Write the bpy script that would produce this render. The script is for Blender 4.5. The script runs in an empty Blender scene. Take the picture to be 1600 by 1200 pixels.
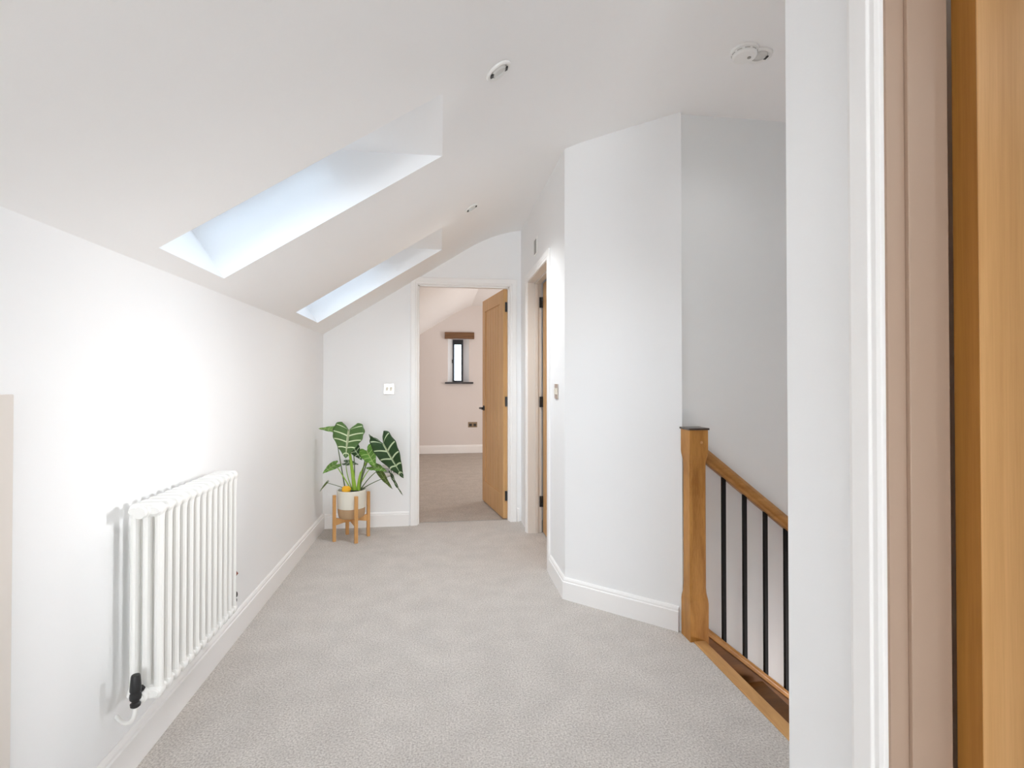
import bpy, bmesh, math, random
from mathutils import Vector, Matrix
random.seed(7)
C = bpy.context.scene.collection
PI = math.pi

# ------------------------------------------------------------------ materials
def mat(name, col, rough=0.6, metal=0.0, spec=0.5):
    m = bpy.data.materials.new(name); m.use_nodes = True
    b = m.node_tree.nodes['Principled BSDF']
    b.inputs['Base Color'].default_value = (*col, 1)
    b.inputs['Roughness'].default_value = rough
    b.inputs['Metallic'].default_value = metal
    b.inputs['Specular IOR Level'].default_value = spec
    return m

def N(m, t, **kw):
    n = m.node_tree.nodes.new(t)
    for k, v in kw.items(): setattr(n, k, v)
    return n
def L(m, a, b): m.node_tree.links.new(a, b)
def BS(m): return m.node_tree.nodes['Principled BSDF']

def paint(name, col, rough=0.75, bump=0.02, scale=90):
    m = mat(name, col, rough, spec=0.3)
    tc = N(m, 'ShaderNodeTexCoord'); nz = N(m, 'ShaderNodeTexNoise')
    nz.inputs['Scale'].default_value = scale; nz.inputs['Detail'].default_value = 4
    L(m, tc.outputs['Object'], nz.inputs['Vector'])
    bp = N(m, 'ShaderNodeBump'); bp.inputs['Strength'].default_value = bump; bp.inputs['Distance'].default_value = 0.01
    L(m, nz.outputs['Fac'], bp.inputs['Height']); L(m, bp.outputs['Normal'], BS(m).inputs['Normal'])
    n2 = N(m, 'ShaderNodeTexNoise'); n2.inputs['Scale'].default_value = 1.3
    L(m, tc.outputs['Object'], n2.inputs['Vector'])
    mx = N(m, 'ShaderNodeMix', data_type='RGBA')
    mx.inputs[6].default_value = (*[c * 0.985 for c in col], 1); mx.inputs[7].default_value = (*[min(1, c * 1.01) for c in col], 1)
    L(m, n2.outputs['Fac'], mx.inputs[0]); L(m, mx.outputs[2], BS(m).inputs['Base Color'])
    return m

def carpet(name, c1, c2):
    m = mat(name, c1, 1.0, spec=0.0)
    tc = N(m, 'ShaderNodeTexCoord')
    a = N(m, 'ShaderNodeTexNoise'); a.inputs['Scale'].default_value = 150; a.inputs['Detail'].default_value = 3; a.inputs['Roughness'].default_value = 0.7
    b = N(m, 'ShaderNodeTexNoise'); b.inputs['Scale'].default_value = 7; b.inputs['Detail'].default_value = 4
    for n in (a, b): L(m, tc.outputs['Object'], n.inputs['Vector'])
    r = N(m, 'ShaderNodeValToRGB'); r.color_ramp.elements[0].position = 0.33; r.color_ramp.elements[1].position = 0.62
    r.color_ramp.elements[0].color = (*c1, 1); r.color_ramp.elements[1].color = (*c2, 1)
    L(m, a.outputs['Fac'], r.inputs['Fac'])
    mr = N(m, 'ShaderNodeMapRange'); mr.inputs[1].default_value = 0.3; mr.inputs[2].default_value = 0.7; mr.inputs[3].default_value = 0.94; mr.inputs[4].default_value = 1.05
    L(m, b.outputs['Fac'], mr.inputs[0])
    mx = N(m, 'ShaderNodeMix', data_type='RGBA', blend_type='MULTIPLY'); mx.inputs[0].default_value = 1
    L(m, r.outputs['Color'], mx.inputs[6]); L(m, mr.outputs[0], mx.inputs[7]); L(m, mx.outputs[2], BS(m).inputs['Base Color'])
    bp = N(m, 'ShaderNodeBump'); bp.inputs['Strength'].default_value = 0.55; bp.inputs['Distance'].default_value = 0.006
    L(m, a.outputs['Fac'], bp.inputs['Height']); L(m, bp.outputs['Normal'], BS(m).inputs['Normal'])
    return m

def oak(name, light, dark, scale=(9, 9, 0.55), rough=0.42, k=3.0):
    m = mat(name, light, rough, spec=0.35)
    tc = N(m, 'ShaderNodeTexCoord'); mp = N(m, 'ShaderNodeMapping'); mp.inputs['Scale'].default_value = scale
    L(m, tc.outputs['Object'], mp.inputs['Vector'])
    a = N(m, 'ShaderNodeTexNoise'); a.inputs['Scale'].default_value = k; a.inputs['Detail'].default_value = 5; a.inputs['Distortion'].default_value = 0.6
    b = N(m, 'ShaderNodeTexNoise'); b.inputs['Scale'].default_value = k * 9; b.inputs['Detail'].default_value = 3
    L(m, mp.outputs['Vector'], a.inputs['Vector']); L(m, mp.outputs['Vector'], b.inputs['Vector'])
    ad = N(m, 'ShaderNodeMath', operation='MULTIPLY_ADD'); ad.inputs[1].default_value = 0.38
    L(m, b.outputs['Fac'], ad.inputs[0]); L(m, a.outputs['Fac'], ad.inputs[2])
    r = N(m, 'ShaderNodeValToRGB'); r.color_ramp.elements[0].position = 0.45; r.color_ramp.elements[1].position = 0.95
    r.color_ramp.elements[0].color = (*dark, 1); r.color_ramp.elements[1].color = (*light, 1)
    L(m, ad.outputs[0], r.inputs['Fac']); L(m, r.outputs['Color'], BS(m).inputs['Base Color'])
    bp = N(m, 'ShaderNodeBump'); bp.inputs['Strength'].default_value = 0.06; bp.inputs['Distance'].default_value = 0.004
    L(m, ad.outputs[0], bp.inputs['Height']); L(m, bp.outputs['Normal'], BS(m).inputs['Normal'])
    return m

def glass(name, tint=(0.97, 0.985, 1.0)):
    m = bpy.data.materials.new(name); m.use_nodes = True
    nt = m.node_tree; nt.nodes.clear()
    o = nt.nodes.new('ShaderNodeOutputMaterial'); t = nt.nodes.new('ShaderNodeBsdfTransparent'); g = nt.nodes.new('ShaderNodeBsdfGlossy')
    f = nt.nodes.new('ShaderNodeFresnel'); f.inputs['IOR'].default_value = 1.45
    t.inputs['Color'].default_value = (*tint, 1); g.inputs['Roughness'].default_value = 0.02
    x = nt.nodes.new('ShaderNodeMixShader')
    nt.links.new(f.outputs[0], x.inputs[0]); nt.links.new(t.outputs[0], x.inputs[1]); nt.links.new(g.outputs[0], x.inputs[2])
    nt.links.new(x.outputs[0], o.inputs[0])
    return m

def leaf_mat(name, dark, light, vein, n=6.0, w=0.16):
    """uv.x runs round the margin from sinus to tip, uv.y from midrib to margin"""
    m = mat(name, dark, 0.38, spec=0.4)
    uv = N(m, 'ShaderNodeUVMap'); sp = N(m, 'ShaderNodeSeparateXYZ'); L(m, uv.outputs['UV'], sp.inputs[0])
    def M(op, a=None, b=None, c=None):
        q = N(m, 'ShaderNodeMath', operation=op)
        for i, v in enumerate((a, b, c)):
            if v is None: continue
            if isinstance(v, (int, float)): q.inputs[i].default_value = v
            else: L(m, v, q.inputs[i])
        return q.outputs[0]
    u, v = sp.outputs[0], sp.outputs[1]
    bend = M('MULTIPLY_ADD', M('POWER', v, 2.0), -0.045, u)
    fr = M('FRACT', M('MULTIPLY', bend, n))
    d = M('ABSOLUTE', M('SUBTRACT', fr, 0.5))
    side = M('LESS_THAN', d, M('MULTIPLY_ADD', v, -w * 0.28, w * 0.55))
    side = M('MULTIPLY', side, M('LESS_THAN', v, 0.93))
    mid = M('LESS_THAN', v, 0.075)
    vm = M('MAXIMUM', side, mid)
    tc = N(m, 'ShaderNodeTexCoord'); nz = N(m, 'ShaderNodeTexNoise'); nz.inputs['Scale'].default_value = 26
    L(m, tc.outputs['Object'], nz.inputs['Vector'])
    a = N(m, 'ShaderNodeMix', data_type='RGBA'); a.inputs[6].default_value = (*dark, 1); a.inputs[7].default_value = (*light, 1)
    L(m, nz.outputs['Fac'], a.inputs[0])
    b = N(m, 'ShaderNodeMix', data_type='RGBA'); b.inputs[7].default_value = (*vein, 1)
    L(m, vm, b.inputs[0]); L(m, a.outputs[2], b.inputs[6]); L(m, b.outputs[2], BS(m).inputs['Base Color'])
    return m

WALL = paint('white_wall_paint', (0.885, 0.89, 0.895))
CEIL = paint('white_ceiling_paint', (0.925, 0.92, 0.915))
PINK = paint('warm_bedroom_paint', (0.76, 0.71, 0.685))
GREY = paint('stair_wall_paint', (0.85, 0.86, 0.855))
REV = paint('near_lining_shaded_cream', (0.45, 0.325, 0.245), rough=0.45, bump=0.0)  # cream lining with shade and oak bounce put into its colour
WELL = paint('skylight_lining_paint', (0.93, 0.94, 0.95))
SATIN = paint('satin_white_woodwork', (0.90, 0.89, 0.88), rough=0.4, bump=0.0)
LINING = paint('cream_door_lining_paint', (0.74, 0.69, 0.64), rough=0.45, bump=0.0)
CARP = carpet('oatmeal_carpet', (0.40, 0.365, 0.335), (0.69, 0.65, 0.61))
CARP2 = carpet('bedroom_carpet', (0.34, 0.30, 0.265), (0.54, 0.485, 0.435))
OAKD = oak('door_oak', (0.68, 0.42, 0.195), (0.55, 0.315, 0.13))
OAKN = oak('newel_oak', (0.56, 0.27, 0.065), (0.31, 0.125, 0.02), scale=(7, 7, 1.1))
OAKR = oak('rail_oak', (0.50, 0.25, 0.075), (0.31, 0.135, 0.03), scale=(1.2, 9, 9))
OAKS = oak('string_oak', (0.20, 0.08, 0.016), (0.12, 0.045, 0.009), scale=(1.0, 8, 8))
OAKY = oak('nosing_oak', (0.62, 0.35, 0.14), (0.48, 0.25, 0.09), scale=(9, 1.0, 9))
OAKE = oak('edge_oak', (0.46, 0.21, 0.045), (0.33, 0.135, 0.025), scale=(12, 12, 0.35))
OAKL = oak('lintel_oak', (0.24, 0.12, 0.05), (0.13, 0.06, 0.022), scale=(1.2, 9, 9))
OAKF = oak('foreground_oak', (0.78, 0.45, 0.19), (0.62, 0.33, 0.12), scale=(12, 12, 0.35))
PINE = oak('stand_wood', (0.70, 0.40, 0.16), (0.56, 0.29, 0.10), scale=(10, 10, 1.0))
BLACK = mat('black_metal', (0.012, 0.012, 0.013), 0.42)
BALM = mat('baluster_black', (0.009, 0.008, 0.008), 0.6, spec=0.15)
DARKF = mat('anthracite_frame', (0.03, 0.032, 0.04), 0.45)
SILL = mat('dark_slate_sill', (0.045, 0.04, 0.042), 0.4)
RAD = mat('radiator_enamel', (0.86, 0.855, 0.83), 0.28)
CHROME = mat('brushed_chrome', (0.75, 0.72, 0.68), 0.28, 1.0)
BRASS = mat('antique_brass', (0.30, 0.22, 0.14), 0.4, 0.9)
COPPER = mat('aged_copper', (0.30, 0.085, 0.05), 0.4, 0.6)
WPLAS = mat('white_plastic', (0.88, 0.88, 0.86), 0.35)
CREAMP = mat('cream_plastic', (0.80, 0.76, 0.66), 0.4)
GPLAS = mat('grey_plastic', (0.36, 0.35, 0.33), 0.5)
LENS = mat('frosted_lens', (0.70, 0.70, 0.68), 0.25)
POTW = mat('white_glaze', (0.80, 0.78, 0.69), 0.42)
POTT = mat('tan_clay', (0.50, 0.34, 0.20), 0.75)
SOIL = mat('dark_soil', (0.03, 0.05, 0.035), 0.95)
YEL = mat('yellow_felt', (0.95, 0.50, 0.03), 0.8)
STEMG = mat('bright_green_stem', (0.30, 0.50, 0.05), 0.4)
STEMD = mat('grey_green_stem', (0.11, 0.16, 0.06), 0.5)
GLASS = glass('window_glass')

# ------------------------------------------------------------------ mesh helpers
def bx(bm, x0, x1, y0, y1, z0, z1):
    v = [bm.verts.new(p) for p in ((x0,y0,z0),(x1,y0,z0),(x1,y1,z0),(x0,y1,z0),(x0,y0,z1),(x1,y0,z1),(x1,y1,z1),(x0,y1,z1))]
    for f in ((0,3,2,1),(4,5,6,7),(0,1,5,4),(1,2,6,5),(2,3,7,6),(3,0,4,7)): bm.faces.new([v[i] for i in f])
    return v
def prism(bm, pts, off):
    """polygon (3-d points) swept by the vector off"""
    off = Vector(off); a = [bm.verts.new(p) for p in pts]; b = [bm.verts.new(Vector(p) + off) for p in pts]
    bm.faces.new(a); bm.faces.new(b[::-1]); n = len(a)
    for i in range(n): bm.faces.new((a[i], b[i], b[(i+1) % n], a[(i+1) % n]))
def lathe(bm, prof, M=Matrix(), n=28):
    rings = []
    for r, h in prof:
        rings.append([bm.verts.new(M @ Vector((r*math.cos(2*PI*i/n), r*math.sin(2*PI*i/n), h))) for i in range(n)] if r > 1e-6 else [bm.verts.new(M @ Vector((0,0,h)))])
    for a, b in zip(rings, rings[1:]):
        for i in range(n):
            j = (i+1) % n
            if len(a) == 1 and len(b) == 1: continue
            if len(a) == 1: bm.faces.new((a[0], b[j], b[i]))
            elif len(b) == 1: bm.faces.new((a[i], a[j], b[0]))
            else: bm.faces.new((a[i], a[j], b[j], b[i]))
def tube(bm, pts, radii, n=12, cap=True):
    pts = [Vector(p) for p in pts]
    if isinstance(radii, (int, float)): radii = [radii]*len(pts)
    prev = None; rings = []
    for i, p in enumerate(pts):
        d = (pts[min(i+1, len(pts)-1)] - pts[max(i-1, 0)]).normalized()
        if prev is None:
            up = Vector((0,0,1)) if abs(d.z) < 0.9 else Vector((1,0,0)); u = d.cross(up).normalized()
        else: u = (prev - d*prev.dot(d)).normalized()
        w = d.cross(u); prev = u
        rings.append([bm.verts.new(p + (u*math.cos(2*PI*k/n) + w*math.sin(2*PI*k/n))*radii[i]) for k in range(n)])
    for a, b in zip(rings, rings[1:]):
        for k in range(n): bm.faces.new((a[k], a[(k+1) % n], b[(k+1) % n], b[k]))
    if cap: bm.faces.new(rings[0][::-1]); bm.faces.new(rings[-1])
def bez(p0, p1, p2, p3, n=14):
    p0, p1, p2, p3 = map(Vector, (p0, p1, p2, p3)); out = []
    for i in range(n+1):
        t = i/n; out.append(p0*(1-t)**3 + p1*3*t*(1-t)**2 + p2*3*t*t*(1-t) + p3*t**3)
    return out
def obj(name, bm, m, parent=None, bevel=0.0, smooth=False, label=None, seg=2, loc=None):
    bmesh.ops.recalc_face_normals(bm, faces=bm.faces)
    me = bpy.data.meshes.new(name); bm.to_mesh(me); bm.free()
    for q in (m if isinstance(m, (list, tuple)) else [m]): me.materials.append(q)
    o = bpy.data.objects.new(name, me); C.objects.link(o)
    if parent: o.parent = parent
    if loc: o.location = loc
    if smooth:
        for p in me.polygons: p.use_smooth = True
        try: me.set_sharp_from_angle(angle=math.radians(24))
        except Exception: pass
    if bevel:
        b = o.modifiers.new('bevel', 'BEVEL'); b.width = bevel; b.segments = seg; b.limit_method = 'ANGLE'; b.angle_limit = math.radians(40)
    if label: o['label'] = label
    return o
def tag(o, label=None, cat=None, group=None, kind=None):
    if label: o['label'] = label
    if cat: o['category'] = cat
    if group: o['group'] = group
    if kind: o['kind'] = kind
    return o
def empty(name, loc=(0,0,0), rz=0.0, **kw):
    o = bpy.data.objects.new(name, None); C.objects.link(o); o.location = loc; o.rotation_euler = (0,0,rz); o.empty_display_size = 0.05
    return tag(o, **kw)
def copy_tree(o, parent=None):
    c = o.copy(); C.objects.link(c)
    if parent: c.parent = parent
    for ch in list(o.children): copy_tree(ch, c)
    return c
def S(name, bm, m, label, cat, **kw):
    return tag(obj(name, bm, m, **kw), label, cat, kind='structure')

# ------------------------------------------------------------------ the shell
XL, XR, YF, YB, YW = -0.95, 0.68, 4.34, -5.0, 8.55
ZC, MS, ZE = 2.50, 0.63, 1.58
def zs(x): return ZE + MS*(x - XL)            # underside of the sloping ceiling
XC = XL + (ZC - ZE)/MS                         # where slope meets flat
NX, NY, XE = 0.72, 0.985, 4.0                  # face / corner of the near wall, stair end wall

bm = bmesh.new(); bx(bm, XL-0.1, 0.72, YB-0.1, YF+0.06, -0.25, 0); bx(bm, 0.72, 1.15, NY, 2.8, -0.25, 0); bx(bm, 0.83, 1.15, NY-0.1, NY, -0.25, -0.001)
S('floor', bm, CARP, 'oatmeal carpeted landing floor', 'floor')
bm = bmesh.new(); bx(bm, XL-0.1, 3.1, YF+0.06, YW+0.1, -0.25, -0.002)
S('floor_bedroom', bm, CARP2, 'beige carpeted floor of the room beyond the far doorway', 'floor')
bm = bmesh.new(); bx(bm, 0.83, XE, NY-1.2, 2.45, -2.9, -2.7)
S('floor_lower', bm, CARP, 'carpeted lower hall floor at the foot of the stairs', 'floor')

# sloping ceiling with two splayed skylight wells
SK = [(1.755, 2.245), (3.30, 3.86)]           # y range of each opening
SX0, SX1 = -0.885, 0.005
nrm = Vector((-MS, 0, 1)).normalized(); DEP = 0.27
hz = DEP/abs(nrm.x)   # level head soffit run to the glazing plane
GL0 = Vector((SX0, 0, zs(SX0))) + nrm*DEP      # glazing low edge
GL1 = Vector((SX1, 0, zs(SX1))) + Vector((-hz, 0, 0))
bm = bmesh.new()
RC = 0.30                                      # the plaster turns softly from slope to flat
ARC = [((1-t)**2*(XC-RC) + 2*t*(1-t)*XC + t*t*(XC+RC), (1-t)**2*zs(XC-RC) + 2*t*(1-t)*ZC + t*t*(ZC-0.0005)) for t in [i/16 for i in range(17)]]
ys = [YB, SK[0][0], SK[0][1], SK[1][0], SK[1][1], YW]
def quad(*p): bm.faces.new([bm.verts.new(q) for q in p])
def sl(x, y, h=0): v = Vector((x, y, zs(x))) + nrm*h; return tuple(v)
for a, b in zip(ys, ys[1:]):
    spans = [(XL-0.12, SX0), (SX1, XC-RC)] if (a, b) in SK else [(XL-0.12, XC-RC)]
    for x0, x1 in spans: quad(sl(x0,a), sl(x1,a), sl(x1,b), sl(x0,b))
    for p, q in zip(ARC, ARC[1:]): quad((p[0],a,p[1]), (q[0],a,q[1]), (q[0],b,q[1]), (p[0],b,p[1]))
for a, b in SK:
    A = [Vector((SX0, a, zs(SX0))), Vector((SX1, a, zs(SX1))), Vector((GL1.x, a, GL1.z)), Vector((GL0.x, a, GL0.z))]
    B = [Vector((p.x, b, p.z)) for p in A]
    n0 = len(bm.faces)
    quad(*A); quad(*B); quad(A[0], A[3], B[3], B[0]); quad(A[1], A[2], B[2], B[1])
    bm.faces.ensure_lookup_table()
    for f in bm.faces[n0:]: f.material_index = 1
# outer skin, in the glazing plane
g0, g1 = GL0, GL1
top = Vector((XC, 0, zs(XC))) + nrm*DEP; low = Vector((XL-0.12, 0, zs(XL-0.12))) + nrm*DEP
for a, b in zip(ys, ys[1:]):
    spans = [(low, g0), (g1, top)] if (a, b) in SK else [(low, top)]
    for p, q in spans: quad((p.x,a,p.z), (q.x,a,q.z), (q.x,b,q.z), (p.x,b,p.z))
lo = Vector((XL-0.12, 0, zs(XL-0.12)))
quad((lo.x,YB,lo.z), (low.x,YB,low.z), (low.x,YW,low.z), (lo.x,YW,lo.z))
bmesh.ops.remove_doubles(bm, verts=bm.verts, dist=0.0003)
S('ceiling_slope', bm, [CEIL, WELL], 'white sloping ceiling with two skylight wells', 'ceiling', smooth=True)
bm = bmesh.new(); bx(bm, XC-0.002, XE+0.1, YB-0.1, YF+0.11, ZC, ZC+0.3)
S('ceiling', bm, CEIL, 'flat white ceiling above the landing and stairs', 'ceiling')
bm = bmesh.new(); bx(bm, XC-0.08, 3.1, YF+0.11, YW+0.1, ZC-0.05, ZC+0.3)
S('ceiling_bedroom', bm, CEIL, 'flat ceiling of the room beyond the doorway', 'ceiling')

# roof windows
for k, (a, b) in enumerate(SK):
    w = empty('window_%d' % (k+1), (0, 0, 0), label=('nearer, larger-looking' if k == 0 else 'farther, narrower-looking') + ' skylight in the sloping ceiling', cat='skylight', kind='structure')
    d = (GL1 - GL0).normalized(); ln = (GL1 - GL0).length
    fr = bmesh.new(); fw = 0.028
    def fbar(s0, s1, ya, yb):
        p0 = GL0 + d*s0; p1 = GL0 + d*s1
        pts = [(p0.x, ya, p0.z), (p1.x, ya, p1.z), (p1.x, yb, p1.z), (p0.x, yb, p0.z)]
        prism(fr, pts, nrm*0.05)
    fbar(0, ln, a, a+fw); fbar(0, ln, b-fw, b); fbar(0, fw, a+fw, b-fw); fbar(ln-fw, ln, a+fw, b-fw)
    obj('window_frame', fr, SATIN, w)
    g = bmesh.new(); p0 = GL0 + d*fw + nrm*0.02; p1 = GL0 + d*(ln-fw) + nrm*0.02
    prism(g, [(p0.x, a+fw, p0.z), (p1.x, a+fw, p1.z), (p1.x, b-fw, p1.z), (p0.x, b-fw, p0.z)], nrm*0.006)
    obj('pane', g, GLASS, w)

# walls
bm = bmesh.new(); bx(bm, XL-0.1, XL, YB, YW+0.1, 0, ZE)
S('wall_left', bm, WALL, 'white low wall under the sloping ceiling', 'wall')

def wall_y(name, y0, y1, x0, x1, m, label, hole=None, z0=0.0, zc=ZC, sloped=True):
    """wall across the corridor, top following the ceiling; hole = (xa, xb, za, zb)"""
    bm = bmesh.new()
    def ztop(x): return min(zs(x), zc) if sloped else zc
    def piece(xa, xb, za, zb=None):
        if zb is not None: pts = [(xa,y0,za),(xb,y0,za),(xb,y0,zb),(xa,y0,zb)]
        else:
            pts = [(xa,y0,za),(xb,y0,za),(xb,y0,ztop(xb))]
            xc = XL + (zc - ZE)/MS
            if sloped and xa < xc < xb: pts.append((xc,y0,zc))
            pts.append((xa,y0,ztop(xa)))
        prism(bm, pts, (0, y1-y0, 0))
    if hole:
        xa, xb, za, zb = hole
        piece(x0, xa, z0); piece(xb, x1, z0); piece(xa, xb, zb)
        if za > z0: piece(xa, xb, z0, za)
    else: piece(x0, x1, z0)
    return S(name, bm, m, label, 'wall')
DX0, DX1, DH = -0.215, 0.61, 2.03              # structural opening of the far doorway
wall_y('wall_far', YF, YF+0.11, XL, 0.79, WALL, 'white end wall with the open doorway', (DX0, DX1, 0, DH))
bm = bmesh.new(); bx(bm, 0.79, 3.1, YF, YF+0.11, 0, ZC)
S('wall_partition', bm, PINK, 'partition wall between the rooms', 'wall')
# far bedroom shell with its slit window
WX0, WX1, WZ0, WZ1 = 0.112, 0.462, 1.18, 1.90
wall_y('wall_bedroom', YW, YW+0.34, XL, 3.1, PINK, 'pink-beige back wall of the bedroom with a slit window', (WX0, WX1, WZ0, WZ1), zc=ZC-0.05)
bm = bmesh.new(); bx(bm, 3.0, 3.1, YF+0.11, YW, 0, ZC-0.05)
S('wall_bedroom_right', bm, PINK, 'right wall of the bedroom', 'wall')
bm = bmesh.new(); bx(bm, XL-0.004, XL+0.006, YF+0.111, YW, 0, ZE-0.002)
S('wall_bedroom_left', bm, PINK, 'left wall of the bedroom', 'wall')

# right wall with its closed door
RY0, RY1 = 3.190, 4.008
bm = bmesh.new()
bx(bm, XR, XR+0.11, 2.77, RY0, 0, ZC); bx(bm, XR, XR+0.11, RY1, YF, 0, ZC); bx(bm, XR, XR+0.11, RY0, RY1, 2.00, ZC)
S('wall_right', bm, WALL, 'white right wall with the closed door', 'wall')
bm = bmesh.new()
prism(bm, [(XR,2.77,-0.25), (1.147,2.325,-0.25), (1.147,2.445,-0.25), (XR+0.11,2.80,-0.25), (XR+0.11, 2.77, -0.25)][:4], (0,0,ZC+0.25))
S('wall_angled', bm, WALL, 'white angled wall between the closed door and the newel post', 'wall')
bm = bmesh.new(); bx(bm, 1.147, XE+0.1, 2.345, 2.445, -2.7, ZC)
S('wall_stair', bm, GREY, 'grey-white wall beside the stairs', 'wall')
bm = bmesh.new()
wy0, wy1, wz0, wz1 = 1.06, 1.62, 1.25, 2.15
bx(bm, XE, XE+0.1, NY, wy0, -2.7, ZC); bx(bm, XE, XE+0.1, wy1, 2.345, -2.7, ZC); bx(bm, XE, XE+0.1, wy0, wy1, -2.7, wz0); bx(bm, XE, XE+0.1, wy0, wy1, wz1, ZC)
S('wall_stair_end', bm, GREY, 'end wall of the stairwell with an added window opening', 'wall')
bm = bmesh.new(); bx(bm, NX+0.11, XE, NY-0.1, NY, -2.7, ZC)
S('wall_stair_near', bm, GREY, 'near side wall of the stairwell', 'wall')
NO0, NO1 = -0.035, 0.755                       # structural opening of the near door
bm = bmesh.new()
bx(bm, NX, NX+0.11, NO1, NY, 0, ZC); bx(bm, NX, NX+0.11, YB, NO0, 0, ZC); bx(bm, NX, NX+0.11, NO0, NO1, 2.03, ZC)
S('wall_near', bm, WALL, 'white wall end beside the near door', 'wall')
bm = bmesh.new(); bx(bm, NX, 3.5, -1.7, NY-0.1, -0.25, -0.001)
S('floor_side', bm, CARP, 'carpeted floor of the side room', 'floor')
bm = bmesh.new(); bx(bm, XR, 3.0, 2.80, YF+0.06, -0.25, -0.001)
S('floor_store', bm, CARP, 'carpeted floor behind the closed right-hand door', 'floor')
bm = bmesh.new(); bx(bm, 3.0, 3.1, 2.445, YF, -0.25, ZC)
S('wall_store', bm, WALL, 'end wall of the room behind the closed door', 'wall')
bm = bmesh.new(); bx(bm, 3.4, 3.5, -1.6, NY-0.1, 0, ZC)
S('wall_side_end', bm, WALL, 'end wall of the side room', 'wall')
bm = bmesh.new(); bx(bm, NX+0.11, 3.4, -1.7, -1.6, 0, ZC)
S('wall_side_back', bm, WALL, 'back wall of the side room', 'wall')
bm = bmesh.new()  # wall below the landing edge
bx(bm, 1.05, 1.15, NY, 2.345, -2.7, -0.25)
S('wall_under_landing', bm, GREY, 'wall under the landing edge', 'wall')
wall_y('wall_back', YB-0.1, YB, XL, NX, WALL, 'white wall behind the viewpoint with an added wide window opening', (-0.75, 0.55, 0.55, 1.66))

def casement(name, x0, x1, y0, y1, z0, z1, axis, label, fm, fw=0.05):
    w = empty(name, (0,0,0), label=label, cat='window', kind='structure')
    f = bmesh.new(); g = bmesh.new()
    if axis == 'y':
        bx(f, x0, x0+fw, y0, y1, z0, z1); bx(f, x1-fw, x1, y0, y1, z0, z1); bx(f, x0+fw, x1-fw, y0, y1, z0, z0+fw*0.8); bx(f, x0+fw, x1-fw, y0, y1, z1-fw*2.6, z1)
        ym = (y0+y1)/2; bx(g, x0+fw, x1-fw, ym-0.004, ym+0.004, z0+fw*0.8, z1-fw*2.6)
    else:
        bx(f, x0, x1, y0, y0+fw, z0, z1); bx(f, x0, x1, y1-fw, y1, z0, z1); bx(f, x0, x1, y0+fw, y1-fw, z0, z0+fw); bx(f, x0, x1, y0+fw, y1-fw, z1-fw, z1)
        xm = (x0+x1)/2; bx(g, xm-0.004, xm+0.004, y0+fw, y1-fw, z0+fw, z1-fw)
    obj('window_frame', f, fm, w); obj('pane', g, GLASS, w)
    return w
w3 = casement('window_3', 0.195, 0.375, YW+0.22, YW+0.28, WZ0, WZ1, 'y', 'narrow dark framed slit window in the bedroom wall', DARKF, 0.032)
# splayed plaster reveals of the slit window
rv = bmesh.new()
y0, y1 = YW, YW+0.22
prism(rv, [(WX0,y0,WZ0),(0.195,y1,WZ0),(0.195,YW+0.339,WZ0),(WX0,YW+0.339,WZ0)], (0,0,WZ1-WZ0))
prism(rv, [(WX1,y0,WZ0),(0.375,y1,WZ0),(0.375,YW+0.339,WZ0),(WX1,YW+0.339,WZ0)], (0,0,WZ1-WZ0))
obj('reveal', rv, WALL, w3)
bm = bmesh.new(); bx(bm, 0.17, 0.20, YW+0.19, YW+0.222, 1.50, 1.56); obj('latch', bm, BLACK, w3, bevel=0.003)
casement('window_4', XE+0.02, XE+0.07, wy0, wy1, wz0, wz1, 'x', 'unseen window added in the stairwell end wall', SATIN)  # unseen window, added to go with the beam on the left wall
casement('window_5', -0.75, 0.55, YB-0.08, YB-0.03, 0.55, 1.66, 'y', 'wide unseen window added behind the viewpoint for light', SATIN)  # unseen window, added to let in fill light from behind
bm = bmesh.new(); bx(bm, 0.066, 0.532, YW-0.05, YW+0.20, WZ0-0.03, WZ0)
tag(obj('trim_1', bm, SILL, bevel=0.003), 'dark sill under the slit window', 'window sill', kind='structure')
bm = bmesh.new(); bx(bm, 0.060, 0.548, YW-0.045, YW+0.0, 1.895, 2.005)
lt = tag(obj('oak_lintel', bm, OAKL, bevel=0.006), 'rough dark oak lintel beam over the slit window in the bedroom', 'lintel')

# skirting boards: profile swept along a line
def skirt(name, pts, side, label, h=0.118, t=0.016, m=None):
    """pts: floor polyline (x, y) on the wall face; side = +1 left of travel"""
    prof = [(0,0),(t,0),(t,h*0.80),(t*0.72,h*0.83),(t*0.72,h*0.90),(t*0.45,h*0.97),(0.003,h),(0,h)]
    P = [Vector((*p, 0)) for p in pts]; rings = []
    bm = bmesh.new()
    for i, p in enumerate(P):
        ds = []
        if i > 0: ds.append((P[i]-P[i-1]).normalized())
        if i < len(P)-1: ds.append((P[i+1]-P[i]).normalized())
        ns = [Vector((-q.y, q.x, 0))*side for q in ds]
        n = sum(ns, Vector()).normalized(); n = n/ max(0.3, n.dot(ns[0]))
        rings.append([bm.verts.new(p + n*a + Vector((0,0,b))) for a, b in prof])
    for a, b in zip(rings, rings[1:]):
        for k in range(len(prof)): bm.faces.new((a[k], a[(k+1) % len(prof)], b[(k+1) % len(prof)], b[k]))
    bm.faces.new(rings[0]); bm.faces.new(rings[-1][::-1])
    return tag(obj(name, bm, m or SATIN), label, 'skirting board', kind='structure')
skirt('baseboard_left', [(XL,1.30),(XL,YF)], -1, 'white skirting under the radiator along the left wall', h=0.125)
skirt('baseboard_far', [(XL+0.017,YF),(DX0-0.046,YF)], -1, 'white skirting behind the plant stand')
skirt('baseboard_right', [(XR,3.134),(XR,2.77),(1.1352,2.3363)], -1, 'white skirting turning along the angled wall')
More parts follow.
